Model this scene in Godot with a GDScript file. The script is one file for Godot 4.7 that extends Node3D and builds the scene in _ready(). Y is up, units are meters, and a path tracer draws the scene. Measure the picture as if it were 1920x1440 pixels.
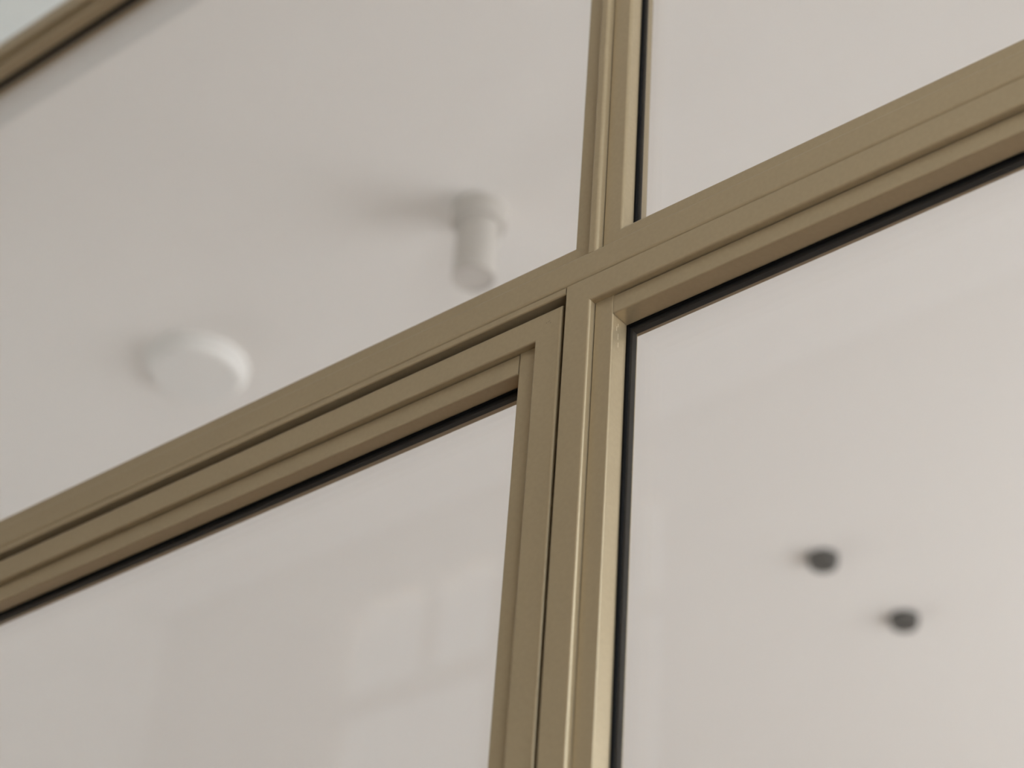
extends Node3D
# A bronze-coloured metal partition seen from below: transom, mullion, a door leaf at lower left and three fixed panes.
# World: y up, floor at 0, partition plane z = 0 (camera room z > 0). The photographed crossing is at (0, J, 0).

const J := 2.5
const MM := 0.001
var M := {}
var used := {}


func _ready() -> void:
	# ---- camera
	var cam := Camera3D.new()
	cam.name = "camera"
	cam.fov = rad_to_deg(2.0 * atan(720.0 / 3800.0))
	cam.near = 0.05
	cam.far = 60.0
	var at := CameraAttributesPhysical.new()
	at.frustum_focal_length = 12.0 / (720.0 / 3800.0)
	at.frustum_focus_distance = 1.58
	at.frustum_near = 0.05
	at.frustum_far = 60.0
	at.exposure_aperture = 3.5
	cam.attributes = at
	add_child(cam)
	cam.position = Vector3(0.78178, J - 1.03211, 0.93998)
	cam.rotation_degrees = Vector3(37.4305, 41.4722, 4.6795)
	cam.current = true
	# ---- sky and exposure: an overcast day outside the windows of both rooms
	var env := Environment.new()
	var sky := Sky.new()
	var sm := ProceduralSkyMaterial.new()
	sm.sky_top_color = Color(0.78, 0.83, 0.88)
	sm.sky_horizon_color = Color(0.9, 0.91, 0.92)
	sm.ground_horizon_color = Color(0.85, 0.855, 0.86)
	sm.ground_bottom_color = Color(0.8, 0.805, 0.81)
	sm.sky_energy_multiplier = 1.0
	sky.sky_material = sm
	env.background_mode = Environment.BG_SKY
	env.sky = sky
	env.tonemap_mode = Environment.TONE_MAPPER_LINEAR
	env.tonemap_exposure = 2.36
	env.background_energy_multiplier = 3.0
	env.sdfgi_enabled = true
	env.ssao_enabled = true
	env.ssil_enabled = true
	var we := WorldEnvironment.new()
	we.name = "world_environment"
	we.environment = env
	add_child(we)
	materials()
	rooms()
	partition()
	fixtures()


# ------------------------------------------------------------------ materials
func mat(called: String, c: Color, rough: float, metal := 0.0, spec := 0.5) -> StandardMaterial3D:
	var m := StandardMaterial3D.new()
	m.resource_name = called
	m.albedo_color = c
	m.roughness = rough
	m.metallic = metal
	m.metallic_specular = spec
	M[called] = m
	return m


func noise_tex(sd: int, freq: float, lo: float, hi: float, as_normal := false) -> NoiseTexture2D:
	var n := FastNoiseLite.new()
	n.seed = sd
	n.frequency = freq
	n.fractal_octaves = 3
	var t := NoiseTexture2D.new()
	t.width = 256
	t.height = 256
	t.seamless = true
	t.noise = n
	if as_normal:
		t.as_normal_map = true
		t.bump_strength = 2.0
	else:
		var g := Gradient.new()
		g.set_color(0, Color(lo, lo, lo))
		g.set_color(1, Color(hi, hi, hi))
		t.color_ramp = g
	return t


func materials() -> void:
	var fine := noise_tex(3, 0.12, 0.965, 1.0)
	var grain := noise_tex(5, 0.25, 0.0, 1.0, true)
	var cloudy := noise_tex(9, 0.02, 0.95, 1.0)
	var p := mat("bronze_paint", Color(0.66, 0.595, 0.48), 0.3, 0.5)
	p.albedo_texture = fine
	p.uv1_triplanar = true
	p.uv1_world_triplanar = true
	p.uv1_scale = Vector3(6, 6, 6)
	p.normal_enabled = true
	p.normal_texture = grain
	p.normal_scale = 0.012
	mat("rubber", Color(0.012, 0.012, 0.013), 0.7, 0.0, 0.22)
	mat("rubber_matte", Color(0.02, 0.018, 0.017), 0.7)
	mat("spacer_bar", Color(0.06, 0.04, 0.03), 0.7, 0.0, 0.3)
	mat("scratch_bare", Color(0.95, 0.9, 0.8), 0.3, 0.6)
	mat("speck", Color(0.2, 0.17, 0.13), 0.6)
	var g := mat("glass", Color(1, 1, 1, 0.01), 0.0, 0.0, 0.39)
	g.transparency = BaseMaterial3D.TRANSPARENCY_ALPHA
	var w := mat("plaster", Color(0.88, 0.855, 0.815), 0.9)
	w.albedo_texture = cloudy
	w.uv1_triplanar = true
	w.uv1_world_triplanar = true
	mat("plaster_warm", Color(0.76, 0.71, 0.64), 0.9)
	mat("plaster_grey", Color(0.82, 0.82, 0.81), 0.9)
	mat("ceiling_white", Color(0.93, 0.918, 0.9), 0.92)
	mat("bulkhead_white", Color(0.955, 0.985, 0.995), 0.85)
	var f := mat("floor_wood", Color(0.45, 0.31, 0.17), 0.5)
	f.albedo_texture = noise_tex(21, 0.03, 0.85, 1.0)
	f.uv1_triplanar = true
	f.uv1_world_triplanar = true
	var cu := mat("curtain_cloth", Color(0.95, 0.94, 0.92), 0.95)
	cu.backlight_enabled = true
	cu.backlight = Color(0.56, 0.56, 0.56)
	mat("black_metal", Color(0.15, 0.145, 0.14), 0.55)
	mat("black_hole", Color(0.06, 0.06, 0.06), 0.5)
	mat("lamp_grey", Color(0.75, 0.73, 0.7), 0.7)
	mat("lamp_inner", Color(0.8, 0.78, 0.755), 0.6)
	mat("detector_white", Color(0.91, 0.905, 0.89), 0.6)
	mat("white_trim", Color(0.88, 0.87, 0.85), 0.5)


# ------------------------------------------------------------------ mesh helpers
# A closed outline in (a, z): corners are [a, z, radius], given counter-clockwise. Returns [[point, normal], ...].
func outline(corners: Array) -> Array:
	var out := []
	var n := corners.size()
	for i in n:
		var c: Array = corners[i]
		var p := Vector2(c[0], c[1])
		var q := Vector2(corners[(i + n - 1) % n][0], corners[(i + n - 1) % n][1])
		var s := Vector2(corners[(i + 1) % n][0], corners[(i + 1) % n][1])
		var d0 := (p - q).normalized()
		var d1 := (s - p).normalized()
		var n0 := Vector2(d0.y, -d0.x)
		var n1 := Vector2(d1.y, -d1.x)
		var r: float = c[2]
		if r <= 0.0:
			out.append([p, n0])
			out.append([p, n1])
			continue
		var turn := d0.angle_to(d1)
		var t: float = r * absf(tan(turn / 2.0))
		var p0 := p - d0 * t
		var side := 1.0 if turn > 0.0 else -1.0
		var centre := p0 - n0 * r * side
		var steps := 8
		for k in steps + 1:
			var nn := n0.rotated(turn * k / steps)
			out.append([centre + nn * r * side, nn])
	return out


func tri(st: SurfaceTool, a: Vector3, b: Vector3, c: Vector3, na: Vector3, nb: Vector3, nc: Vector3) -> void:
	if (b - a).cross(c - a).dot(na + nb + nc) > 0.0:
		var t := b
		b = c
		c = t
		t = nb
		nb = nc
		nc = t
	st.set_normal(na)
	st.add_vertex(a)
	st.set_normal(nb)
	st.add_vertex(b)
	st.set_normal(nc)
	st.add_vertex(c)


# Extrudes an outline: o origin, l the long way, a the outline's first axis; the second is world z. Units: outline in mm, lengths in m.
# m0, m1: how far the ends run on per metre of a (mitres).
func bar(corners: Array, o: Vector3, l: Vector3, a: Vector3, l0: float, l1: float, m0 := 0.0, m1 := 0.0) -> ArrayMesh:
	var st := SurfaceTool.new()
	st.begin(Mesh.PRIMITIVE_TRIANGLES)
	var ring := outline(corners)
	var z := Vector3(0, 0, 1)
	var n := ring.size()
	var pos := func(v: Vector2, end: int) -> Vector3:
		var u: float = v.x * MM
		return o + a * u + z * (v.y * MM) + l * ((l0 + m0 * u) if end == 0 else (l1 + m1 * u))
	for i in n:
		var e0: Array = ring[i]
		var e1: Array = ring[(i + 1) % n]
		if (e0[0] as Vector2).is_equal_approx(e1[0]):
			continue
		var n0: Vector3 = a * e0[1].x + z * e0[1].y
		var n1: Vector3 = a * e1[1].x + z * e1[1].y
		var p00: Vector3 = pos.call(e0[0], 0)
		var p10: Vector3 = pos.call(e1[0], 0)
		var p01: Vector3 = pos.call(e0[0], 1)
		var p11: Vector3 = pos.call(e1[0], 1)
		tri(st, p00, p10, p11, n0, n1, n1)
		tri(st, p00, p11, p01, n0, n1, n0)
	var flat := PackedVector2Array()
	for e in ring:
		if flat.is_empty() or not flat[flat.size() - 1].is_equal_approx(e[0]):
			flat.append(e[0])
	var ids := Geometry2D.triangulate_polygon(flat)
	for k in range(0, ids.size(), 3):
		for end in 2:
			var nn := l * (1.0 if end else -1.0)
			var q := []
			for j in 3:
				q.append(pos.call(flat[ids[k + j]], end))
			tri(st, q[0], q[1], q[2], nn, nn, nn)
	return st.commit()


func box_into(st: SurfaceTool, lo: Vector3, hi: Vector3) -> void:
	for ax in 3:
		for s in 2:
			var nn := Vector3.ZERO
			nn[ax] = 1.0 if s else -1.0
			var u := (ax + 1) % 3
			var v := (ax + 2) % 3
			var q := []
			for c in [[0, 0], [1, 0], [1, 1], [0, 1]]:
				var p := Vector3.ZERO
				p[ax] = hi[ax] if s else lo[ax]
				p[u] = hi[u] if c[0] else lo[u]
				p[v] = hi[v] if c[1] else lo[v]
				q.append(p)
			tri(st, q[0], q[1], q[2], nn, nn, nn)
			tri(st, q[0], q[2], q[3], nn, nn, nn)


func boxes(list: Array) -> ArrayMesh:
	var st := SurfaceTool.new()
	st.begin(Mesh.PRIMITIVE_TRIANGLES)
	for b in list:
		box_into(st, b[0], b[1])
	return st.commit()


# Revolves (radius, height) corners [r, y, rounding] about y.
func lathe(corners: Array, seg := 48) -> ArrayMesh:
	var st := SurfaceTool.new()
	st.begin(Mesh.PRIMITIVE_TRIANGLES)
	var ring := outline(corners)
	for i in ring.size() - 1:
		var e0: Array = ring[i]
		var e1: Array = ring[i + 1]
		var a: Vector2 = e0[0]
		var b: Vector2 = e1[0]
		if a.is_equal_approx(b):
			continue
		for k in seg:
			var t0 := TAU * k / seg
			var t1 := TAU * (k + 1) / seg
			var w := func(v: Vector2, t: float) -> Vector3: return Vector3(v.x * cos(t), v.y, v.x * sin(t))
			var p00: Vector3 = w.call(a, t0)
			var p01: Vector3 = w.call(a, t1)
			var p10: Vector3 = w.call(b, t0)
			var p11: Vector3 = w.call(b, t1)
			var na0: Vector3 = w.call(e0[1], t0)
			var na1: Vector3 = w.call(e0[1], t1)
			var nb0: Vector3 = w.call(e1[1], t0)
			var nb1: Vector3 = w.call(e1[1], t1)
			if b.x > 1e-6:
				tri(st, p00, p10, p11, na0, nb0, nb1)
			if a.x > 1e-6:
				tri(st, p00, p11, p01, na0, nb1, na1)
	return st.commit()


func put(called: String, mesh: Mesh, material: Material, parent: Node = self) -> MeshInstance3D:
	var o := MeshInstance3D.new()
	o.mesh = mesh
	o.material_override = material
	o.name = named(called, parent)
	parent.add_child(o, true)
	return o


func named(called: String, parent: Node) -> String:
	var key := "%d/%s" % [parent.get_instance_id(), called]
	var n: int = used.get(key, 0)
	used[key] = n + 1
	return called if n == 0 else "%s_%03d" % [called, n]


func thing(called: String, label: String, category: String, where := Vector3.ZERO, kind := "", group := "") -> Node3D:
	var o := Node3D.new()
	o.name = named(called, self)
	add_child(o, true)
	o.position = where
	tag(o, label, category, kind, group)
	return o


func tag(o: Node, label: String, category: String, kind := "", group := "") -> void:
	o.set_meta("label", label)
	o.set_meta("category", category)
	if kind:
		o.set_meta("kind", kind)
	if group:
		o.set_meta("group", group)


func struct(called: String, list: Array, m: Material, label: String, category: String) -> void:
	tag(put(called, boxes(list), m), label, category, "structure")


# ------------------------------------------------------------------ rooms
func rooms() -> void:
	var V := func(x: float, y: float, z: float) -> Vector3: return Vector3(x, y, z)
	# behind the glass: ceiling at 3.6
	struct("floor_back", [[V.call(-8.2, -0.2, -6.2), V.call(1.9, 0, -0.05)]], M.floor_wood, "warm wooden floor of the room behind the glass", "floor")
	struct("ceiling_back", [[V.call(-8.2, 3.6, -6.2), V.call(1.9, 3.8, -0.06)]], M.ceiling_white, "matt white ceiling seen through the glass panes", "ceiling")
	struct("wall_back", [[V.call(-8.2, 0, -6.2), V.call(1.9, 3.6, -6.0)]], M.plaster, "white end wall of the room behind the glass", "wall")
	walled_window("wall_back_right", "x", 1.7, 1.9, -6.0, -0.06, 0.0, 3.6, -5.6, -1.6, 0.3, 3.4, M.plaster, "white side wall with the large window behind the glass")
	walled_window("wall_back_left", "x", -8.2, -8.0, -6.0, -0.06, 0.0, 3.6, -4.2, -0.9, 0.6, 3.4, M.plaster, "white side wall with the smaller window behind the glass")
	# camera room: taller
	struct("floor_front", [[V.call(-4.0, -0.2, -0.05), V.call(2.2, 0, 2.8)]], M.floor_wood, "warm wooden floor on the near side of the partition", "floor")
	struct("ceiling_front", [[V.call(-4.0, 4.8, -0.06), V.call(2.2, 5.0, 2.8)]], M.ceiling_white, "high white ceiling on the near side of the partition", "ceiling")
	walled_window("wall_front_right", "x", 2.0, 2.2, -0.06, 2.6, 0.0, 4.8, 0.12, 2.0, 0.3, 3.9, M.plaster, "white side wall with a tall window on the near side")
	struct("wall_front_left", [[V.call(-4.0, 0, -0.06), V.call(-3.8, 4.8, 2.6)]], M.plaster, "plain white side wall on the near side", "wall")
	walled_window("wall_front", "z", 2.6, 2.8, -4.0, 2.2, 0.0, 4.8, -3.08, -1.8, 0.3, 4.64, M.plaster_warm, "beige wall with the curtained window facing the partition")
	# the wall that the partition is set in
	struct("wall_partition", [
		[V.call(-8.0, 0, -0.06), V.call(-1.64, 4.8, -0.004)],
		[V.call(1.09, 0, -0.06), V.call(2.0, 4.8, -0.004)],
		[V.call(-1.64, J + 0.9005, -0.06), V.call(1.09, 4.8, -0.004)]], M.bulkhead_white, "pale cool white wall above the topmost bronze frame bar", "wall")
	struct("trim_1", [[V.call(-8.0, J + 0.9005, -0.103), V.call(1.7, 3.6, -0.0601)]], M.plaster_grey, "grey painted lintel soffit behind the topmost frame bar", "lintel")
	# curtained window facing the partition
	var cw := thing("curtain", "white curtains in soft folds hung in the reveal of the tall window", "curtain", Vector3(0, 0, 2.73))
	curtain_panel(cw, -3.07, -2.4, 0.32, 4.61)
	curtain_panel(cw, -2.385, -1.81, 0.32, 4.61)
	put("curtain_rail", bar([[-8, -8, 4], [8, -8, 4], [8, 8, 4], [-8, 8, 4]], Vector3(0, 4.62, 0.0), Vector3.RIGHT, Vector3.UP, -3.075, -1.805), M.white_trim, cw)
	var wf := thing("window_4", "tall beige framed window with thin bars before the curtains", "window", Vector3(0, 0, 2.63), "structure")
	put("window_frame", boxes([
		[V.call(-3.08, 0.3, -0.025), V.call(-3.04, 4.64, 0.025)], [V.call(-1.84, 0.3, -0.025), V.call(-1.8, 4.64, 0.025)],
		[V.call(-3.04, 4.61, -0.025), V.call(-1.84, 4.64, 0.025)], [V.call(-3.04, 0.3, -0.025), V.call(-1.84, 0.36, 0.025)]]), M.plaster_warm, wf)
	put("glazing_bar", boxes([[V.call(-2.415, 0.36, -0.02), V.call(-2.37, 4.61, 0.02)]]), M.plaster_warm, wf)
	put("glazing_bar", boxes([[V.call(-2.675, 4.25, -0.02), V.call(-2.65, 4.61, 0.02)]]), M.plaster_warm, wf)
	put("glazing_bar", boxes([[V.call(-3.04, 4.2, -0.02), V.call(-2.415, 4.25, 0.02)]]), M.plaster_warm, wf)
	put("glazing_bar", boxes([[V.call(-2.37, 4.2, -0.02), V.call(-1.84, 4.25, 0.02)]]), M.plaster_warm, wf)
	put("glass_pane", boxes([[V.call(-3.04, 0.36, -0.004), V.call(-1.84, 4.61, 0.004)]]), M.glass, wf)


func walled_window(called: String, axis: String, t0: float, t1: float, a0: float, a1: float, y0: float, y1: float, wa0: float, wa1: float, wy0: float, wy1: float, m: Material, label: String) -> void:
	var list := []
	for r in [[a0, wa0, y0, y1], [wa1, a1, y0, y1], [wa0, wa1, y0, wy0], [wa0, wa1, wy1, y1]]:
		if axis == "x":
			list.append([Vector3(t0, r[2], r[0]), Vector3(t1, r[3], r[1])])
		else:
			list.append([Vector3(r[0], r[2], t0), Vector3(r[1], r[3], t1)])
	struct(called, list, m, label, "wall")


func curtain_panel(parent: Node3D, x0: float, x1: float, y0: float, y1: float) -> void:
	var st := SurfaceTool.new()
	st.begin(Mesh.PRIMITIVE_TRIANGLES)
	var n := 72
	for i in n:
		var q := []
		var nn := []
		for k in 2:
			var u := float(i + k) / n
			var x := lerpf(x0, x1, u)
			q.append(Vector2(x, 0.035 * sin(u * 34.0) + 0.01 * sin(u * 71.0 + 1.0)))
			var slope: float = (0.035 * 34.0 * cos(u * 34.0) + 0.71 * cos(u * 71.0 + 1.0)) / (x1 - x0)
			nn.append(Vector3(slope, 0, -1).normalized())
		for s in [0.0, 0.003]:
			var f := -1.0 if s > 0.0 else 1.0
			var a := Vector3(q[0].x, y0, q[0].y + s)
			var b := Vector3(q[1].x, y0, q[1].y + s)
			var c := Vector3(q[1].x, y1, q[1].y + s)
			var d := Vector3(q[0].x, y1, q[0].y + s)
			tri(st, a, b, c, nn[0] * f, nn[1] * f, nn[1] * f)
			tri(st, a, c, d, nn[0] * f, nn[1] * f, nn[0] * f)
	put("curtain_panel", st.commit(), M.curtain_cloth, parent)


# ------------------------------------------------------------------ the partition
func pj(x_mm: float, y_mm: float) -> Vector3:
	return Vector3(x_mm * MM, J + y_mm * MM, 0)


# Frame section: a from 0 (outer) to w (sight edge), front at zf, back at zb.
func frame_section(w: float, zf: float, zb: float, r_out: float, r_in: float) -> Array:
	return [[0, zb, 0.5], [w, zb, 0.5], [w, zf, r_in], [0, zf, r_out]]


# One bar of a rectangular frame x0..x1, y0..y1 (mm), mitred at both ends.
func frame_bar(side: String, x0: float, x1: float, y0: float, y1: float, sec: Array) -> ArrayMesh:
	var w := (x1 - x0) * MM
	var h := (y1 - y0) * MM
	match side:
		"top":
			return bar(sec, pj(x0, y1), Vector3.RIGHT, Vector3.DOWN, 0, w, 1, -1)
		"bottom":
			return bar(sec, pj(x0, y0), Vector3.RIGHT, Vector3.UP, 0, w, 1, -1)
		"left":
			return bar(sec, pj(x0, y0), Vector3.UP, Vector3.RIGHT, 0, h, 1, -1)
	return bar(sec, pj(x1, y0), Vector3.UP, Vector3.LEFT, 0, h, 1, -1)


# Glazing of an opening (mm): beads butt-jointed (uprights run through), black gasket, spacer, two panes.
# zf: bead front, zg: face of the outer pane, zs: back of the spacer, bw: bead width, r: rounding of the bead's sight edge
func glaze(parent: Node3D, x0: float, x1: float, y0: float, y1: float, zf: float, zg: float, zs: float, bw: float, r: float, zback: float, mitred := false) -> void:
	var sec := [[0.9, zg + 2.0, 0.2], [bw, zg + 2.0, 0.2], [bw, zf, r], [0.9, zf, 0.3]]
	if mitred:
		for side in ["top", "bottom", "left", "right"]:
			put("glazing_bead", frame_bar(side, x0, x1, y0, y1, sec), M.bronze_paint, parent)
	else:
		put("glazing_bead", bar(sec, pj(x0, y0), Vector3.UP, Vector3.RIGHT, 0, (y1 - y0) * MM), M.bronze_paint, parent)
		put("glazing_bead", bar(sec, pj(x1, y0), Vector3.UP, Vector3.LEFT, 0, (y1 - y0) * MM), M.bronze_paint, parent)
		var i0 := (bw + 0.3) * MM
		var i1 := (x1 - x0 - bw - 0.3) * MM
		put("glazing_bead", bar(sec, pj(x0, y1), Vector3.RIGHT, Vector3.DOWN, i0, i1), M.bronze_paint, parent)
		put("glazing_bead", bar(sec, pj(x0, y0), Vector3.RIGHT, Vector3.UP, i0, i1), M.bronze_paint, parent)
	# black wedge gasket between bead and glass, all round
	var gs := [[bw - 6.0, zg + 0.05, 0.0], [bw + 2.2, zg + 0.05, 0.3], [bw + 1.6, zg + 1.9, 0.8], [bw - 6.0, zg + 1.9, 0.0]]
	for side in ["top", "bottom", "left", "right"]:
		put("gasket", frame_bar(side, x0, x1, y0, y1, gs), M.rubber, parent)
	var ss := [[4.0, zs, 0.0], [bw + 1.6, zs, 0.2], [bw + 1.6, zg - 4.0, 0.2], [4.0, zg - 4.0, 0.0]]
	for side in ["top", "bottom", "left", "right"]:
		put("spacer_bar", frame_bar(side, x0, x1, y0, y1, ss), M.spacer_bar, parent)
	var a := 3.0
	for zz in [[zg, zg - 3.95], [zs - 0.05, zs - 4.0]]:
		put("glass_pane", boxes([[pj(x0 + a, y0 + a) + Vector3(0, 0, zz[1] * MM), pj(x1 - a, y1 - a) + Vector3(0, 0, zz[0] * MM)]]), M.glass, parent)
	# frame leg behind the glass
	var bs := [[0.0, zback, 0.0], [bw - 4.0, zback, 0.5], [bw - 4.0, zs - 4.1, 0.5], [0.0, zs - 4.1, 0.0]]
	for side in ["top", "bottom", "left", "right"]:
		put("back_flange", frame_bar(side, x0, x1, y0, y1, bs), M.bronze_paint, parent)


func partition() -> void:
	var P: Material = M.bronze_paint
	var xl := -1610.0
	var xr := 1060.0
	# fixed outer frame: transom, mullion, head and jambs
	var pf := thing("glazing_frame", "bronze metal frame whose transom bar and upper mullion cross at the centre", "frame")
	# transom: sharp top edge, softly rounded lower edge
	put("transom_bar", bar([[4.1, -46, 0.5], [29.8, -46, 0.5], [29.8, 0, 1.6], [4.1, 0, 3.4]], pj(0, 0), Vector3.RIGHT, Vector3.UP, xl * MM, xr * MM), P, pf)
	put("mullion_bar", bar([[19.5, -40, 0.3], [28.4, -40, 0.3], [28.4, 0, 3.4], [19.5, 0, 1.2]], pj(0, 29.0), Vector3.UP, Vector3.RIGHT, 0, 0.846), P, pf)
	put("head_bar", bar([[872.0, -46, 0.5], [899.5, -46, 0.5], [899.5, 0, 1.5], [872.0, 0, 1.5]], pj(0, 0), Vector3.RIGHT, Vector3.UP, xl * MM, xr * MM), P, pf)
	put("jamb_bar", bar([[-28, -46, 0.5], [0, -46, 0.5], [0, 0, 1.5], [-28, 0, 1.5]], pj(xl, -2500), Vector3.UP, Vector3.RIGHT, 0, 3.3995), P, pf)
	put("jamb_bar", bar([[0, -46, 0.5], [28, -46, 0.5], [28, 0, 1.5], [0, 0, 1.5]], pj(xr, -2500), Vector3.UP, Vector3.RIGHT, 0, 3.3995), P, pf)
	# upper panes
	var w1 := thing("window_1", "large upper left glass pane above the transom, left of the mullion", "window", Vector3.ZERO, "structure")
	glaze(w1, xl, 19.5, 29.8, 872.0, -7.0, -24.0, -31.0, 18.4, 1.2, -44.0, true)
	var w2 := thing("window_2", "upper right glass pane above the transom, right of the mullion", "window", Vector3.ZERO, "structure")
	glaze(w2, 28.4, xr, 29.8, 872.0, -7.0, -23.5, -29.5, 19.0, 2.6, -44.0, true)
	# lower right fixed light with a frame of its own
	var w3 := thing("window_3", "lower right glass pane in its own bronze frame beside the door", "window", Vector3.ZERO, "structure")
	var fs := frame_section(24.0, 0.0, -46.0, 0.0, 2.2)
	for side in ["top", "bottom", "left", "right"]:
		put("stile" if side in ["left", "right"] else "rail", frame_bar(side, 0.5, 1059.0, -2495.0, 3.3, fs), P, w3)
	glaze(w3, 24.5, 1035.0, -2471.0, -20.7, -6.0, -26.0, -35.5, 18.2, 1.3, -44.0)
	# fine scratches near the corner of the left bead
	for s in [[-44.5, -13.0, 3.2, 0.35], [-48.0, -11.5, 4.5, 0.3], [-54.0, -13.5, 6.0, 0.25], [-62.5, -14.0, 4.5, 0.25]]:
		put("scratch", boxes([[pj(42.5, s[0] - s[2]) + Vector3(0, 0, s[1] * MM - s[3] * MM), pj(42.78, s[0]) + Vector3(0, 0, s[1] * MM)]]), M.scratch_bare, w3)
	# door head lip under the transom on the left, with its dark rebate
	var lip := put("door_head", bar([[-2.9, -30, 0.5], [3.3, -30, 0.5], [3.3, -0.3, 0.0], [-2.9, -0.3, 1.6]], pj(0, 0), Vector3.RIGHT, Vector3.UP, xl * MM, -0.0007), P, pf)
	put("seal", boxes([[pj(xl, -30) + Vector3(0, 0, -0.046), pj(-0.7, -3) + Vector3(0, 0, -0.031)]]), M.rubber_matte, lip)
	put("seal", boxes([[pj(-12, -2490) + Vector3(0, 0, -0.046), pj(-0.7, -30) + Vector3(0, 0, -0.031)]]), M.rubber_matte, lip)
	# door leaf
	var d := thing("door_1", "glazed bronze door leaf at lower left, under the transom", "door", Vector3.ZERO, "structure")
	var ds := frame_section(26.0, -3.0, -29.0, 2.6, 1.6)
	for side in ["top", "bottom", "left", "right"]:
		put("stile" if side in ["left", "right"] else "rail", frame_bar(side, -905.0, -5.7, -2492.0, -9.4, ds), P, d)
	glaze(d, -879.0, -31.7, -2466.0, -35.4, -9.0, -25.0, -34.0, 19.7, 1.6, -44.0)
	for s in [[-21.0, -21.6], [-19.2, -21.2], [-17.9, -21.0], [-17.0, -23.0]]:
		put("speck", boxes([[pj(s[0], s[1]) + Vector3(0, 0, -0.0031), pj(s[0] + 0.7, s[1] + 0.3) + Vector3(0, 0, -0.0029)]]), M.speck, d)
	# door jamb and filler beyond the leaf, outside the picture
	put("jamb_bar", bar([[0, -46, 0.5], [24, -46, 0.5], [24, 0, 1.0], [0, 0, 1.0]], pj(-935, -2495), Vector3.UP, Vector3.RIGHT, 0, 2.492), P, pf)
	var w5 := thing("window_5", "glass pane between the door leaf and the far left jamb", "window", Vector3.ZERO, "structure")
	glaze(w5, xl, -935.0, -2495.0, -3.0, -6.0, -26.0, -35.5, 18.2, 1.3, -44.0)


# ------------------------------------------------------------------ fittings on the ceiling behind the glass
func fixtures() -> void:
	var y := 3.6
	var k := 0
	for p in [Vector2(-0.9051, -1.9039), Vector2(-0.887, -2.1777)]:
		var t := thing("ceiling_spotlight", ["small black ceiling spot, the upper left of the black pair", "small black ceiling spot, the lower right of the black pair"][k], "spotlight", Vector3(p.x, y, p.y), "", "small black ceiling spots behind the lower right pane")
		put("housing", lathe([[0.0, -0.0195, 0.0], [0.016, -0.0195, 0.0], [0.019, -0.022, 0.0015], [0.027, -0.022, 0.006], [0.030, 0.0, 0.0], [0.0, 0.0, 0.0]]), M.black_metal, t)
		put("lens", lathe([[0.0, -0.0205, 0.0], [0.0155, -0.0205, 0.0005], [0.0155, -0.0196, 0.0], [0.0, -0.0196, 0.0]]), M.black_hole, t)
		k += 1
	var c := thing("ceiling_light", "pale grey cylindrical downlight with a wider ceiling cap, behind upper left pane", "ceiling light", Vector3(-0.8276, y, -0.7727))
	put("ceiling_cap", lathe([[0.0, -0.034, 0.0], [0.0435, -0.034, 0.006], [0.0435, 0.0, 0.0], [0.0, 0.0, 0.0]]), M.lamp_grey, c)
	put("tube", lathe([[0.0, -0.136, 0.0], [0.027, -0.136, 0.0], [0.029, -0.14, 0.0008], [0.033, -0.14, 0.0015], [0.033, -0.0345, 0.0], [0.0, -0.0345, 0.0]]), M.lamp_grey, c)
	put("diffuser", lathe([[0.0, -0.1375, 0.0], [0.0268, -0.1375, 0.0005], [0.0268, -0.1361, 0.0], [0.0, -0.1361, 0.0]]), M.lamp_inner, c)
	var s := thing("smoke_detector", "round white smoke detector on the ceiling behind the upper left pane", "smoke detector", Vector3(-1.4813, y, -0.7983))
	put("base_ring", lathe([[0.0, -0.012, 0.0], [0.088, -0.012, 0.003], [0.088, 0.0, 0.0], [0.0, 0.0, 0.0]]), M.detector_white, s)
	put("cover", lathe([[0.0, -0.033, 0.0], [0.076, -0.031, 0.012], [0.086, -0.0122, 0.002], [0.0, -0.0122, 0.0]]), M.detector_white, s)
